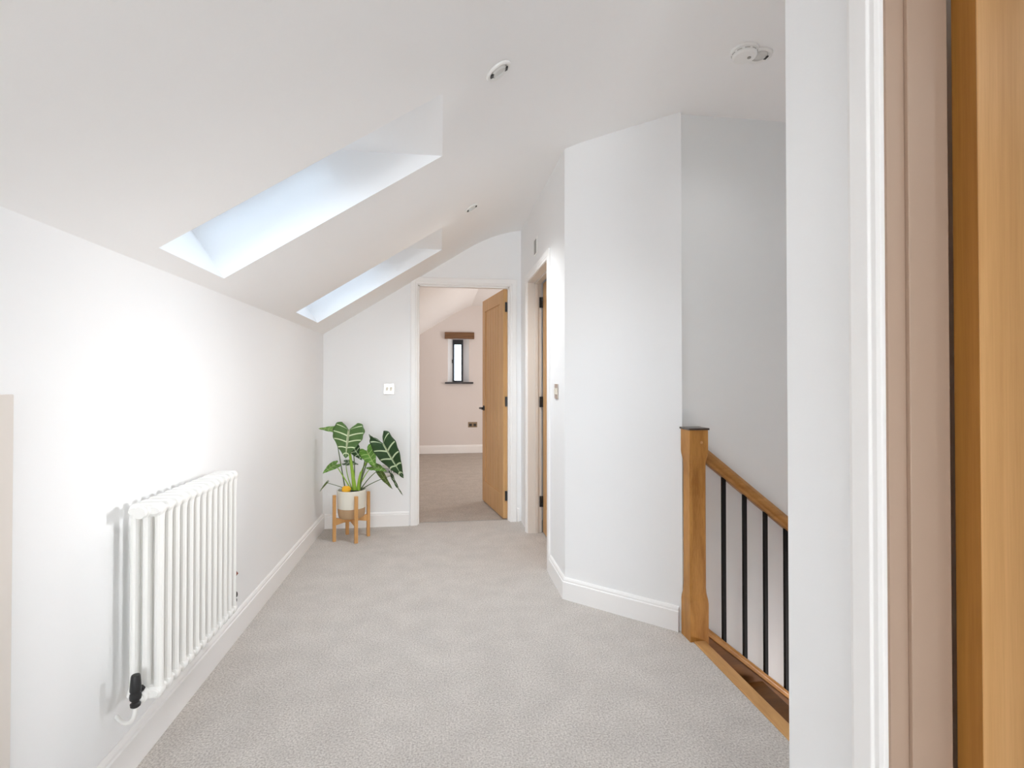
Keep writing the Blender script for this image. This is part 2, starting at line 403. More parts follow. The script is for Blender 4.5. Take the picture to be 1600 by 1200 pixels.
skirt('baseboard_corner', [(0.6635,YF),(0.645,YF)], 1, 'short white skirting between the two doorways')
skirt('baseboard_bedroom', [(XL+0.02,YW),(3.0,YW)], -1, 'cream skirting on the bedroom back wall', h=0.135, m=SATIN)
skirt('baseboard_near', [(NX,NY),(NX,0.84)], -1, 'white skirting on the near wall')

# ------------------------------------------------------------------ doors
def arch_prof(t=0.018, w=0.065):       # (across, out) : moulded architrave, inner edge first
    return [(0,0),(0,t*0.55),(w*0.10,t*0.75),(w*0.24,t*0.78),(w*0.30,t),(w*0.86,t),(w,t*0.8),(w,0)]
def sweep_frame(bm, o, e1, e2, prof, a0, a1, h, slopecut=None):
    """architrave round three sides. o origin, e1 along wall, e2 outward. a0/a1 inner edges, h inner head"""
    o, e1, e2 = Vector(o), Vector(e1), Vector(e2); Z = Vector((0,0,1))
    stations = [(a0, 0, -1, 0), (a0, h, -1, 1), (a1, h, 1, 1), (a1, 0, 1, 0)]
    rings = [[bm.verts.new(o + e1*(a + sx*p) + Z*(z + sz*p) + e2*q) for p, q in prof] for a, z, sx, sz in stations]
    for A, B in zip(rings, rings[1:]):
        n = len(prof)
        for k in range(n): bm.faces.new((A[k], A[(k+1) % n], B[(k+1) % n], B[k]))
    bm.faces.new(rings[0]); bm.faces.new(rings[-1][::-1])

def leaf_part(parent, W, H, T, m, name='door_leaf', zb=0.01, planks=6, groove_both=True):
    """door leaf in local xz plane: x 0..W, y 0..T, with a framed panel of vertical boards"""
    root = empty(name); root.parent = parent
    st, tr, br = 0.105, 0.115, 0.20
    bm = bmesh.new()
    bx(bm, 0, st, 0, T, zb, zb+H); bx(bm, W-st, W, 0, T, zb, zb+H)
    bx(bm, st, W-st, 0, T, zb, zb+br); bx(bm, st, W-st, 0, T, zb+H-tr, zb+H)
    f = obj('door_frame', bm, m, root, bevel=0.002)
    bm = bmesh.new(); pw = (W-2*st)/planks; d = 0.008
    for i in range(planks):
        x = st + i*pw; g = 0.005
        prism(bm, [(x, d+0.006, zb+br), (x+g, d, zb+br), (x+pw-g, d, zb+br), (x+pw, d+0.006, zb+br), (x+pw, T-d-0.006, zb+br), (x+pw-g, T-d, zb+br), (x+g, T-d, zb+br), (x, T-d-0.006, zb+br)], (0,0,H-br-tr))
    obj('door_panel', bm, m, root)
    return root

def hinge(parent, p, rz=0, name='hinge'):
    bm = bmesh.new(); tube(bm, [(0,0,-0.042),(0,0,0.042)], 0.0065, 10); bx(bm, -0.026, 0.0, -0.002, 0.0016, -0.042, 0.042)
    for q in (-0.018, 0.018): bx(bm, -0.0083, 0.0083, -0.0083, 0.0083, q-0.001, q+0.001)
    o = obj(name, bm, BLACK, parent, loc=p); o.rotation_euler = (0,0,rz); return o

def lever(parent, p, rz, flip=1):
    e = empty('door_handle', p, rz); e.parent = parent
    bm = bmesh.new(); lathe(bm, [(0,0),(0.026,0),(0.026,0.006),(0.022,0.009),(0.009,0.010),(0.009,0.045),(0,0.045)], Matrix.Rotation(PI/2, 4, 'X'))
    obj('rosette', bm, BLACK, e, smooth=True)
    bm = bmesh.new(); tube(bm, bez((0,-0.040,0), (flip*0.02,-0.052,0.0), (flip*0.06,-0.05,0.004), (flip*0.115,-0.046,-0.004)), [0.009]*5+[0.008]*6+[0.007]*4, 12)
    obj('lever', bm, BLACK, e, smooth=True)

# far doorway: lining, architrave, open leaf
LX0, LX1, LH = -0.190, 0.580, 2.005
d1 = empty('door_1', (0,0,0), label='white framed doorway with its oak door standing open into the bedroom', cat='doorway', kind='structure')
bm = bmesh.new()
bx(bm, DX0, LX0, YF, YF+0.11, 0, DH); bx(bm, LX1, DX1, YF, YF+0.11, 0, DH); bx(bm, LX0, LX1, YF, YF+0.11, LH, DH)
bx(bm, LX0, LX0+0.010, YF+0.02, YF+0.066, 0, LH); bx(bm, LX1-0.010, LX1, YF+0.02, YF+0.066, 0, LH); bx(bm, LX0, LX1, YF+0.02, YF+0.066, LH-0.010, LH)
obj('lining', bm, SATIN, d1)
bm = bmesh.new(); sweep_frame(bm, (0,YF,0), (1,0,0), (0,-1,0), arch_prof(0.018, 0.058), LX0-0.004, LX1+0.004, LH+0.004)
obj('architrave', bm, SATIN, d1, bevel=0.001)
bm = bmesh.new(); bx(bm, LX0-0.0, LX0+0.003, YF+0.072, YF+0.10, 0.92, 1.06); obj('strike_plate', bm, GPLAS, d1)
bm = bmesh.new(); bx(bm, LX0, LX1, YF+0.055, YF+0.065, -0.001, 0.003); obj('threshold_bar', bm, GPLAS, d1)
dl = leaf_part(d1, 0.735, 1.985, 0.038, OAKD)
dl.location = (LX1-0.008, YF+0.070, 0); dl.rotation_euler = (0, 0, math.radians(99.5)); dl.location.x -= 0.0
dl['label'] = 'open oak door leaf of vertical boards'
lever(dl, (0.675, 0.0385, 0.93), PI, flip=1); lever(dl, (0.675, -0.0005, 0.93), 0, flip=-1)
for z in (0.205, 1.02, 1.84): hinge(d1, (LX1-0.004, YF+0.062, z), 0)

# closed door on the right
RL0, RL1, RH = RY0+0.022, RY1-0.022, 1.975
d2 = empty('door_2', (0,0,0), label='closed oak door set deep in the right wall with black hinges', cat='doorway', kind='structure')
bm = bmesh.new()
bx(bm, XR, XR+0.11, RY0, RL0, 0, RH+0.022); bx(bm, XR, XR+0.11, RL1, RY1, 0, RH+0.022); bx(bm, XR, XR+0.11, RL0, RL1, RH, RH+0.022)
bx(bm, XR+0.055, XR+0.079, RL0, RL0+0.012, 0, RH); bx(bm, XR+0.055, XR+0.079, RL1-0.012, RL1, 0, RH); bx(bm, XR+0.055, XR+0.079, RL0, RL1, RH-0.012, RH)
obj('lining', bm, LINING, d2)
bm = bmesh.new(); sweep_frame(bm, (XR,0,0), (0,1,0), (-1,0,0), arch_prof(0.015, 0.058), RL0-0.004, RL1+0.004, RH+0.004)
obj('architrave', bm, SATIN, d2, bevel=0.001)
dl2 = leaf_part(d2, RL1-RL0-0.012, 1.96, 0.038, OAKD)
dl2.location = (XR+0.157, RL0+0.004, 0); dl2.rotation_euler = (0,0,PI/2)
for z in (0.248, 1.033, 1.82): hinge(d2, (XR+0.117, RL1-0.008, z), 0)

# near door at the right edge of the picture
NL0, NL1, NH = NO0+0.015, NO1-0.015, 2.005
d3 = empty('door_3', (0,0,0), label='oak door standing open in a cream lining at the right edge of the picture', cat='doorway', kind='structure')
bm = bmesh.new()
bx(bm, NX, NX+0.11, NL1, NO1, 0, 2.03); bx(bm, NX, NX+0.11, NO0, NL0, 0, 2.03); bx(bm, NX, NX+0.11, NL0, NL1, NH, 2.03)
obj('lining', bm, REV, d3)
bm = bmesh.new()
bx(bm, NX+0.032, NX+0.106, NL1-0.008, NL1, 0, NH); bx(bm, NX+0.032, NX+0.106, NL0, NL0+0.008, 0, NH); bx(bm, NX+0.032, NX+0.106, NL0, NL1, NH-0.008, NH)
obj('door_stop', bm, REV, d3, bevel=0.0015)
bm = bmesh.new(); sweep_frame(bm, (NX,0,0), (0,1,0), (-1,0,0), arch_prof(0.016, 0.062), NL0-0.004, NL1+0.004, NH+0.004)
obj('architrave', bm, SATIN, d3, bevel=0.001)
dl3 = leaf_part(d3, 0.735, 1.985, 0.040, OAKF, planks=5)
dl3.location = (NX+0.120, NL1-0.0435, 0); dl3['label'] = 'open oak door leaf, its edge towards the landing'
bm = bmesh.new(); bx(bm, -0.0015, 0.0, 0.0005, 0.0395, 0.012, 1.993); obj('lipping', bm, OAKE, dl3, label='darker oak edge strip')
lever(dl3, (0.675, -0.0005, 0.98), 0, flip=-1)

# hatch at the left edge
h = empty('eaves_hatch', (XL, 0.85, 0.02), label='flush cream painted hatch door in the left wall at the picture edge', cat='hatch')
bm = bmesh.new(); bx(bm, 0.0005, 0.014, -0.40, 0.425, 0.0, 1.15); obj('hatch_panel', bm, LINING, h, bevel=0.002)
bm = bmesh.new(); tube(bm, [(0.014,-0.30,0.6),(0.03,-0.30,0.6)], 0.012, 14); obj('knob', bm, CHROME, h)

# ------------------------------------------------------------------ stairs and balustrade
SLP = 0.80; YBAL = 2.27
bm = bmesh.new(); bx(bm, 1.150, 1.205, NY+0.001, 2.224, -0.03, 0.006)
S('trim_2', bm, OAKY, 'light oak nosing along the carpet edge at the top of the stairs', 'stair nosing', bevel=0.004)
stair = empty('staircase', (1.205, 1.6, -0.2), label='oak stair flight dropping to the right from the landing edge', cat='staircase')
def rel(o): 
    o.matrix_parent_inverse = Matrix.Translation(-stair.location); return o
for k in range(11):
    zt = -0.2*(k+1); xa = 1.207 + 0.25*k
    bm = bmesh.new(); bx(bm, xa, xa+0.285, NY+0.045, 2.2235, zt-0.03, zt); rel(obj('tread', bm, OAKS, stair, bevel=0.006))
    bm = bmesh.new(); bx(bm, xa-0.0, xa+0.014, NY+0.045, 2.2235, zt+0.001, zt+0.169); rel(obj('riser', bm, SATIN, stair))
def zstr(x, z0=-0.02, xr=1.317): return z0 - SLP*(x - xr)
XA, XZ = 1.2255, 3.90
for y0, y1 in ((2.244, 2.296), (NY+0.001, NY+0.040)):
    bm = bmesh.new()
    prism(bm, [(XA, y0, zstr(XA)-0.035), (XZ, y0, zstr(XZ)-0.035), (XZ, y0, zstr(XZ)-0.40), (XA, y0, zstr(XA)-0.40)], (0, y1-y0, 0))
    rel(obj('string', bm, OAKS, stair))
bm = bmesh.new()
cap = [(-0.036,-0.034),(0.036,-0.034),(0.036,-0.012),(0.022,0.0),(-0.022,0.0),(-0.036,-0.012)]
def sloped_rail(bm, prof, xa, xb, zf, yc):
    A = [bm.verts.new((xa, yc+a, zf(xa)+b)) for a, b in prof]; B = [bm.verts.new((xb, yc+a, zf(xb)+b)) for a, b in prof]
    n = len(prof); bm.faces.new(A); bm.faces.new(B[::-1])
    for k in range(n): bm.faces.new((A[k], A[(k+1) % n], B[(k+1) % n], B[k]))

bal = empty('stair_balustrade', (1.18, YBAL, 0), label='oak balustrade with black metal balusters descending beside the stairs', cat='balustrade')
def relb(o): o.matrix_parent_inverse = Matrix.Translation(-bal.location); return o
sloped_rail(bm, cap, XA, XZ, lambda x: zstr(x), YBAL); relb(obj('base_rail', bm, OAKR, bal, bevel=0.003))
bm = bmesh.new()
hr = [(-0.020,0.0),(0.020,0.0),(0.024,0.018),(0.033,0.030),(0.034,0.050),(0.024,0.068),(0.0,0.075),(-0.024,0.068),(-0.034,0.050),(-0.033,0.030),(-0.024,0.018)]
sloped_rail(bm, hr, XA, XZ, lambda x: 0.745 - SLP*(x-1.317), YBAL); relb(obj('handrail', bm, OAKR, bal, bevel=0.004))
for k in range(18):
    x = 1.326 + 0.1065*k
    if x > XZ-0.1: break
    bm = bmesh.new()
    prism(bm, [(x-0.008,YBAL-0.008,zstr(x-0.008)-0.004),(x+0.008,YBAL-0.008,zstr(x+0.008)-0.004),(x+0.008,YBAL-0.008,0.745-SLP*(x+0.008-1.317)+0.004),(x-0.008,YBAL-0.008,0.745-SLP*(x-0.008-1.317)+0.004)], (0,0.016,0))
    relb(obj('baluster', bm, BALM, bal))
# newel with stop-chamfered shaft
bm = bmesh.new(); hw = 0.045; nx, ny = 1.180, 2.270
def sq(z, w, c):
    pts = [(-w+c,-w),(w-c,-w),(w,-w+c),(w,w-c),(w-c,w),(-w+c,w),(-w,w-c),(-w,-w+c)]
    return [bm.verts.new((nx+a, ny+b, z)) for a, b in pts]
st = [(-0.30,hw,0.0008),(0.17,hw,0.0008),(0.185,hw-0.0005,0.003),(0.215,hw-0.004,0.009),(0.24,hw-0.005,0.010),(0.80,hw-0.005,0.010),(0.825,hw-0.004,0.009),(0.855,hw-0.0005,0.003),(0.87,hw,0.0008),(0.972,hw,0.0008)]
rg = [sq(*s) for s in st]; bm.faces.new(rg[0][::-1]); bm.faces.new(rg[-1])
for A, B in zip(rg, rg[1:]):
    for k in range(8): bm.faces.new((A[k], A[(k+1) % 8], B[(k+1) % 8], B[k]))
nw = empty('newel_post', (nx, ny, 0), label='chunky oak newel post with a flat dark cap at the head of the stairs', cat='newel post')
o = obj('shaft', bm, OAKN, nw); o.matrix_parent_inverse = Matrix.Translation(-nw.location)
bm = bmesh.new(); bx(bm, -0.050, 0.050, -0.050, 0.050, 0.972, 0.981); obj('cap', bm, mat('dark_cap', (0.07,0.05,0.04), 0.25), nw, bevel=0.002, label='thin dark brown cap plate')
bm = bmesh.new(); lathe(bm, [(0,0),(0.0065,0),(0.0065,0.001),(0,0.0012)], Matrix.Translation((0.012,-0.0455,0.915)) @ Matrix.Rotation(PI/2, 4, 'X'), 16); obj('dowel_plug', bm, OAKY, nw)

# ------------------------------------------------------------------ radiator
NS, PIT, RY = 13, 0.0455, 1.660
rad = empty('column_radiator', (-0.862, RY, 0.255), label='white three-column radiator on the left wall with a black valve', cat='radiator')
XT = (-0.033, 0.0, 0.033); ZB, ZT = 0.0, 0.59
def section():
    bm = bmesh.new()
    for x in XT:
        tube(bm, [(x,0,0.028),(x,0,0.06),(x,0,0.53),(x,0,0.562)], [0.0145,0.0122,0.0122,0.0145], 12)
    for z, s in ((0.028, -1), (0.562, 1)):      # rounded head joining the columns
        pts = []
        for k in range(13):
            a = PI*k/12; pts.append((-0.033*math.cos(a)*1.0 if k not in (0,12) else (-0.033 if k == 0 else 0.033), 0, z + s*0.0))
        # capsule body
        prof = []
        for k in range(9): a = PI/2 + PI*k/8; prof.append((-0.033 + 0.0155*math.cos(a)*1.0, z + 0.020*math.sin(a)))
        for k in range(9): a = -PI/2 + PI*k/8; prof.append((0.033 + 0.0155*math.cos(a)*1.0, z + 0.020*math.sin(a)))
        ring = []
        for yy, sc in ((-0.0239,0.45),(-0.0165,0.5),(-0.013,0.85),(-0.006,1.0),(0.006,1.0),(0.013,0.85),(0.0165,0.5),(0.0239,0.45)):
            ring.append([bm.verts.new((p[0]*(0.75+0.25*sc), yy*0.95, z + (p[1]-z)*sc)) for p in prof])
        bm.faces.new(ring[0][::-1]); bm.faces.new(ring[-1])
        for A, B in zip(ring, ring[1:]):
            n = len(prof)
            for k in range(n): bm.faces.new((A[k], A[(k+1) % n], B[(k+1) % n], B[k]))
    return bm
s0 = obj('radiator_section', section(), RAD, rad, smooth=True); s0.location = (0, 0.0, 0)
for k in range(1, NS):
    c = s0.copy(); C.objects.link(c); c.parent = rad; c.location = (0, PIT*k, 0)
bm = bmesh.new(); lathe(bm, [(0,-0.046),(0.016,-0.046),(0.018,-0.040),(0.018,-0.036),(0.014,-0.036),(0.014,-0.030),(0.020,-0.028),(0.020,-0.018),(0,-0.018)], Matrix.Translation((0,0,0.562)) @ Matrix.Rotation(-PI/2, 4, 'X'), 20)
obj('air_vent_plug', bm, RAD, rad, smooth=True)
bm = bmesh.new(); lathe(bm, [(0,-0.050),(0.013,-0.050),(0.013,-0.044),(0.017,-0.044),(0.017,-0.036),(0.020,-0.034),(0.020,-0.018),(0,-0.018)], Matrix.Translation((0,0,0.030)) @ Matrix.Rotation(-PI/2, 4, 'X'), 20)
obj('inlet_bush', bm, RAD, rad, smooth=True)
def valve(y, top, cap_m, nm, lbl, sgn, vx=0.0, ul=0.034):
    e = empty(nm, (vx, y, 0.030)); e.scale = (0.78,)*3; e.parent = rad; e['label'] = lbl
    bm = bmesh.new()
    lathe(bm, [(0,-0.020),(0.011,-0.020),(0.016,-0.016),(0.017,-0.006),(0.012,-0.002),(0.012,0.003),(0.018,0.010),(0.0195,0.020),(0.018,0.029),(0.013,0.035),(0.010,0.040),(0,0.040)], n=24)
    obj('valve_body', bm, BLACK, e, smooth=True)
    bm = bmesh.new(); tube(bm, [(0,0.010*sgn,0.022),(0,ul*sgn,0.030 if sgn > 0 else 0.0)], [0.012,0.012], 16); tube(bm, [(0,0.026*sgn,0.027),(0,0.036*sgn,0.030)], 0.0155, 6)
    obj('valve_union', bm, BLACK, e, smooth=True)
    bm = bmesh.new(); lathe(bm, top, n=24); obj('valve_cap', bm, cap_m, e, smooth=True)
    bm = bmesh.new(); tube(bm, bez((-0.103-vx/0.78,0,-0.085),(-0.05-vx,0,-0.085),(0,0,-0.085),(0,0,-0.018), 10) if vx else bez((-0.110,0.085,-0.10),(-0.05,0.03,-0.11),(0,0,-0.085),(0,0,-0.018), 12), 0.0075, 12); obj('pipe', bm, RAD, e, smooth=True)
valve(-0.056, [(0,0.036),(0.0175,0.038),(0.0185,0.044),(0.0175,0.062),(0.0150,0.092),(0.013,0.097),(0,0.098)], BLACK, 'valve', 'black thermostatic valve at the near end', 1)
valve(PIT*(NS-1)+0.096, [(0,0.036),(0.008,0.038),(0.009,0.060),(0.006,0.115),(0.014,0.122),(0.021,0.132),(0.012,0.146),(0,0.148)], COPPER, 'lockshield_valve', 'far end valve with a copper coloured knob', -1, 0.0005, 0.098)
for y in (0.09, 0.46):
    bm = bmesh.new(); bx(bm, -0.0875, -0.036, y-0.012, y+0.012, 0.50, 0.54); obj('wall_bracket', bm, RAD, rad)

# ------------------------------------------------------------------ fittings
nd = Matrix.Rotation(math.atan(MS)*-1, 4, 'Y')  # local +z -> up out of the sloping ceiling
def downlight(loc, tilt, label):
    e = empty('downlight', loc, label=label, cat='downlight', group='recessed ceiling downlights')
    if tilt: e.rotation_euler = (0, -math.atan(MS), 0)
    bm = bmesh.new(); lathe(bm, [(0.033,0.004),(0.034,-0.004),(0.042,-0.008),(0.049,-0.006),(0.051,-0.0005),(0.051,0.0)], n=36); obj('trim_ring', bm, WPLAS, e, smooth=True)
    bm = bmesh.new(); lathe(bm, [(0.033,-0.001),(0.030,-0.006),(0.024,-0.010),(0.022,-0.005),(0.0,-0.004)], n=32); obj('lamp', bm, LENS, e, smooth=True)
    bm = bmesh.new(); bx(bm, 0.024, 0.035, -0.010, 0.010, -0.0095, -0.0055); obj('clip', bm, BLACK, e)
    bm = bmesh.new(); bx(bm, -0.035, -0.024, -0.010, 0.010, -0.0095, -0.0055); obj('clip', bm, BLACK, e)
    return e
def onslope(x, y): return (x, y, zs(x)-0.001)
downlight(onslope(0.20, 1.80), True, 'round white downlight above the nearer skylight, on the sloping ceiling')
downlight(onslope(0.19, 3.24), True, 'small-looking round downlight beyond the nearer skylight, close to the far wall')
downlight((1.255, 1.875, ZC-0.0005), False, 'round white downlight beside the smoke alarm over the stairs')
sa = empty('smoke_alarm', (1.180, 1.855, ZC), label='white domed smoke alarm on the ceiling over the landing edge', cat='smoke alarm')
bm = bmesh.new(); lathe(bm, [(0.0,0.0),(0.052,0.0),(0.053,-0.006),(0.050,-0.011),(0.0,-0.011)], n=36); obj('base_plate', bm, WPLAS, sa, smooth=True)
bm = bmesh.new(); lathe(bm, [(0.0,-0.011),(0.046,-0.011),(0.046,-0.024),(0.041,-0.031),(0.030,-0.035),(0,-0.036)], n=36); obj('cover', bm, WPLAS, sa, smooth=True)
bm = bmesh.new()
for k in range(10):
    a = 2*PI*k/10; c, s = math.cos(a), math.sin(a)
    tube(bm, [(0.0463*math.cos(a-0.2),0.0463*math.sin(a-0.2),-0.017),(0.0463*c,0.0463*s,-0.017),(0.0463*math.cos(a+0.2),0.0463*math.sin(a+0.2),-0.017)], 0.0015, 6)
obj('vent_slot', bm, GPLAS, sa)
bm = bmesh.new(); lathe(bm, [(0,-0.034),(0.007,-0.034),(0.007,-0.038),(0,-0.038)], Matrix.Translation((0.012,-0.012,0)), 16); obj('test_button', bm, GPLAS, sa)

# wall plates. local: plate in xz, facing -y
def plate(name, loc, rz, w, hh, body, label, cat, extras):
    e = empty(name, loc, rz, label=label, cat=cat)
    bm = bmesh.new(); bx(bm, -w/2, w/2, -0.006, -0.0003, -hh/2, hh/2); obj('face_plate', bm, body, e, bevel=0.0025)
    for nm, x0, x1, z0, z1, m, d in extras:
        bm = bmesh.new(); bx(bm, x0, x1, -0.006-d, -0.0055, z0, z1); obj(nm, bm, m, e, bevel=0.001)
    return e
plate('light_switch', (-0.425, YF, 1.132), 0, 0.088, 0.088, CHROME, 'square brushed metal switch plate on the far wall above the plant', 'light switch',
      [('rocker', -0.026, -0.006, -0.016, 0.016, CREAMP, 0.004), ('rocker', 0.006, 0.026, -0.016, 0.016, CREAMP, 0.004)])
plate('light_switch', (XR, 2.965, 1.138), -PI/2, 0.088, 0.088, CHROME, 'brushed metal switch plate beside the closed right-hand door', 'light switch',
      [('rocker', -0.028, -0.008, -0.018, 0.018, CREAMP, 0.006), ('rocker', 0.008, 0.028, -0.018, 0.018, CREAMP, 0.006)])
plate('wall_sensor', (XR, 3.63, 2.17), -PI/2, 0.095, 0.125, WPLAS, 'small white framed grey sensor plate above the closed right-hand door', 'sensor',
      [('lens_panel', -0.036, 0.036, -0.052, 0.048, GPLAS, 0.003)])
plate('wall_socket', (-0.405, YF, 0.465), 0, 0.146, 0.088, CHROME, 'double metal wall socket low on the far wall behind the plant leaves', 'wall socket',
      [('socket_outlet', -0.058, -0.014, -0.026, 0.016, GPLAS, 0.002), ('socket_outlet', 0.014, 0.058, -0.026, 0.016, GPLAS, 0.002), ('rocker', -0.044, -0.028, 0.022, 0.036, CREAMP, 0.003), ('rocker', 0.028, 0.044, 0.022, 0.036, CREAMP, 0.003)])
plate('wall_socket', (0.525, YW, 0.47), 0, 0.15, 0.088, BRASS, 'double antique brass wall socket on the bedroom back wall', 'wall socket',
      [('socket_outlet', -0.058, -0.014, -0.026, 0.016, BLACK, 0.002), ('socket_outlet', 0.014, 0.058, -0.026, 0.016, BLACK, 0.002)])

# ------------------------------------------------------------------ plant stand, pot, plant
PX, PY = -0.672, 4.035
stand = empty('plant_stand', (PX, PY, 0), math.radians(24), label='four-legged light wooden plant stand in the far left corner', cat='plant stand')
for k in range(4):
    a = k*PI/2; M4 = Matrix.Rotation(a, 4, 'Z')
    bm = bmesh.new(); bx(bm, 0.116, 0.139, -0.0125, 0.0125, 0, 0.345); bm.transform(M4); obj('leg', bm, PINE, stand, bevel=0.0025)
for k in range(2):
    bm = bmesh.new(); z0, z1 = (0.115, 0.160)
    prism(bm, [(-0.116,-0.010,0.120),(-0.06,-0.010,0.132),(0.06,-0.010,0.132),(0.116,-0.010,0.120),(0.116,-0.010,0.172),(0.08,-0.010,0.165),(-0.08,-0.010,0.165),(-0.116,-0.010,0.172)] if k == 0 else
          [(-0.116,-0.010,0.120),(-0.011,-0.010,0.130),(-0.011,-0.010,0.165),(-0.08,-0.010,0.165),(-0.116,-0.010,0.172)], (0,0.020,0))
    if k == 1:
        prism(bm, [(0.011,-0.010,0.130),(0.116,-0.010,0.120),(0.116,-0.010,0.172),(0.08,-0.010,0.165),(0.011,-0.010,0.165)], (0,0.020,0))
        bm.transform(Matrix.Rotation(PI/2, 4, 'Z'))
    obj('crossbar', bm, PINE, stand, bevel=0.002)
pot = empty('plant_pot', (PX, PY, 0.1655), label='two-tone white over tan cylindrical pot sitting in the wooden stand', cat='plant pot')
bm = bmesh.new(); lathe(bm, [(0,0),(0.082,0),(0.092,0.006),(0.098,0.03),(0.101,0.075)], n=48); lathe(bm, [(0.101,0.075),(0.0,0.075)], n=48)
obj('pot_base', bm, POTT, pot, smooth=True, label='unglazed tan lower band')
bm = bmesh.new(); lathe(bm, [(0.1012,0.075),(0.1035,0.078),(0.106,0.19),(0.1065,0.207),(0.104,0.210),(0.100,0.207),(0.099,0.18),(0.0985,0.076),(0.1012,0.075)], n=48)
obj('pot_body', bm, POTW, pot, smooth=True, label='white glazed upper band')
bm = bmesh.new(); lathe(bm, [(0.0985,0.176),(0.06,0.188),(0,0.192)], n=32); obj('soil', bm, SOIL, pot, smooth=True)
bm = bmesh.new(); bmesh.ops.create_icosphere(bm, subdivisions=3, radius=0.03)
for v in bm.verts:
    v.co.x *= 1.15; v.co.z *= 0.92
    v.co += v.co.normalized()*random.uniform(-0.003, 0.003)
    v.co.x = max(-0.032, min(0.032, v.co.x)); v.co.z = max(-0.025, min(0.025, v.co.z)); v.co.y = max(-0.024, min(0.024, v.co.y))
tag(obj('sponge', bm, YEL, loc=(PX-0.030, PY-0.055, 0.386)), 'small bright yellow lump on the soil at the left rim of the pot', 'sponge')

G1 = leaf_mat('green_veined_leaf', (0.045, 0.115, 0.02), (0.10, 0.19, 0.05), (0.66, 0.74, 0.48), 7.5, 0.20)
G2 = leaf_mat('dark_veined_leaf', (0.012, 0.045, 0.012), (0.035, 0.09, 0.025), (0.55, 0.66, 0.42), 7.5, 0.19)
G3 = leaf_mat('lime_leaf', (0.07, 0.20, 0.02), (0.16, 0.33, 0.05), (0.45, 0.60, 0.22), 7.5, 0.12)
G4 = leaf_mat('olive_leaf', (0.06, 0.11, 0.02), (0.11, 0.16, 0.035), (0.30, 0.38, 0.12), 7.5, 0.10)
plant = empty('alocasia_plant', (PX, PY, 0.35), math.radians(-7.9), label='leafy green plant with white-veined arrowhead leaves growing in the two-tone pot', cat='plant')
SC = 3.955/800
def P(px, py, y=0.0):                        # plant-local position: x right, z up, y away from the landing
    k = (3.955 + y)/3.955
    return Vector(((px-551.5)*SC*k - (1-k)*(-1.228)*-1*0 + (k-1)*(-1.228), y, 1.2-(py-595)*SC*k - 0.35))
OUT = [(0.0,0.0),(0.07,-0.10),(0.15,-0.21),(0.25,-0.28),(0.36,-0.24),(0.43,-0.12),(0.455,0.04),(0.44,0.20),(0.38,0.38),(0.28,0.57),(0.17,0.75),(0.07,0.91),(0.0,1.0)]
def outline(a):
    t = a*(len(OUT)-1); i = min(int(t), len(OUT)-2); f = t-i
    g = lambda k: Vector(OUT[max(0, min(len(OUT)-1, k))])
    p0, p1, p2, p3 = g(i-1), g(i), g(i+1), g(i+2)
    return 0.5*((2*p1)+(p2-p0)*f+(2*p0-5*p1+4*p2-p3)*f*f+(3*p1-p0-3*p2+p3)*f**3)
def add_leaf(att, tip, wid, face, m, fold=0.12, droop=0.12, wave=0.012, seed=0, name='leaf', label=None):
    rnd = random.Random(seed); att, tip = Vector(att), Vector(tip); ax = tip-att; Ln = ax.length; ax.normalize()
    nrmv = Vector(face); nrmv = (nrmv - ax*nrmv.dot(ax)).normalized(); side = ax.cross(nrmv).normalized()
    bm = bmesh.new(); uvl = bm.loops.layers.uv.new('UVMap'); NA, NV = 60, 8; ph = rnd.random()*6
    for s in (-1, 1):
        grid = []
        for i in range(NA+1):
            a = i/NA; o = outline(a); mm = max(0.0, (a-0.36)/0.64); mm = mm**0.85
            if mm < 0: mm = 0
            row = []
            for j in range(NV+1):
                v = j/NV
                x = o.x*v; y = mm*(1-v) + o.y*v + 0.10*mm*(1-mm)*0
                z = -droop*y*y*(1 if y > 0 else 0.4) - fold*(-1)*abs(x)*0.9*(1-0.6*v) + wave*math.sin(a*34+ph+s)*v*v
                row.append((bm.verts.new(att + ax*(y*Ln) + side*(s*x*wid*2/0.91*(1 + 0.035*v*v*math.sin(a*41+ph))) + nrmv*(z*Ln)), (a, v)))
            grid.append(row)
        for i in range(NA):
            for j in range(NV):
                q = [grid[i][j], grid[i+1][j], grid[i+1][j+1], grid[i][j+1]]
                try: f = bm.faces.new([t[0] for t in q])
                except ValueError: continue
                for lp, t in zip(f.loops, q): lp[uvl].uv = t[1]
    bmesh.ops.remove_doubles(bm, verts=bm.verts, dist=0.00005)
    me = bpy.data.meshes.new(name); bm.to_mesh(me); bm.free(); me.materials.append(m)
    for p in me.polygons: p.use_smooth = True
    o = bpy.data.objects.new(name, me); C.objects.link(o); o.parent = plant
    so = o.modifiers.new('thickness', 'SOLIDIFY'); so.thickness = 0.0012
    if label: o['label'] = label
    return o
def petiole(base, att, bend, r0=0.006, r1=0.003, m=STEMD, name='stem'):
    base, att, bend = Vector(base), Vector(att), Vector(bend)
    pts = bez(base, base*0.55 + Vector(bend)*0.45, att*0.4 + Vector(bend)*0.6, att, 16); n = len(pts)
    bm = bmesh.new(); tube(bm, pts, [r0 + (r1-r0)*i/(n-1) for i in range(n)], 8); return obj(name, bm, m, plant, smooth=True)
B = lambda px, y=0.0: P(px, 763, y)
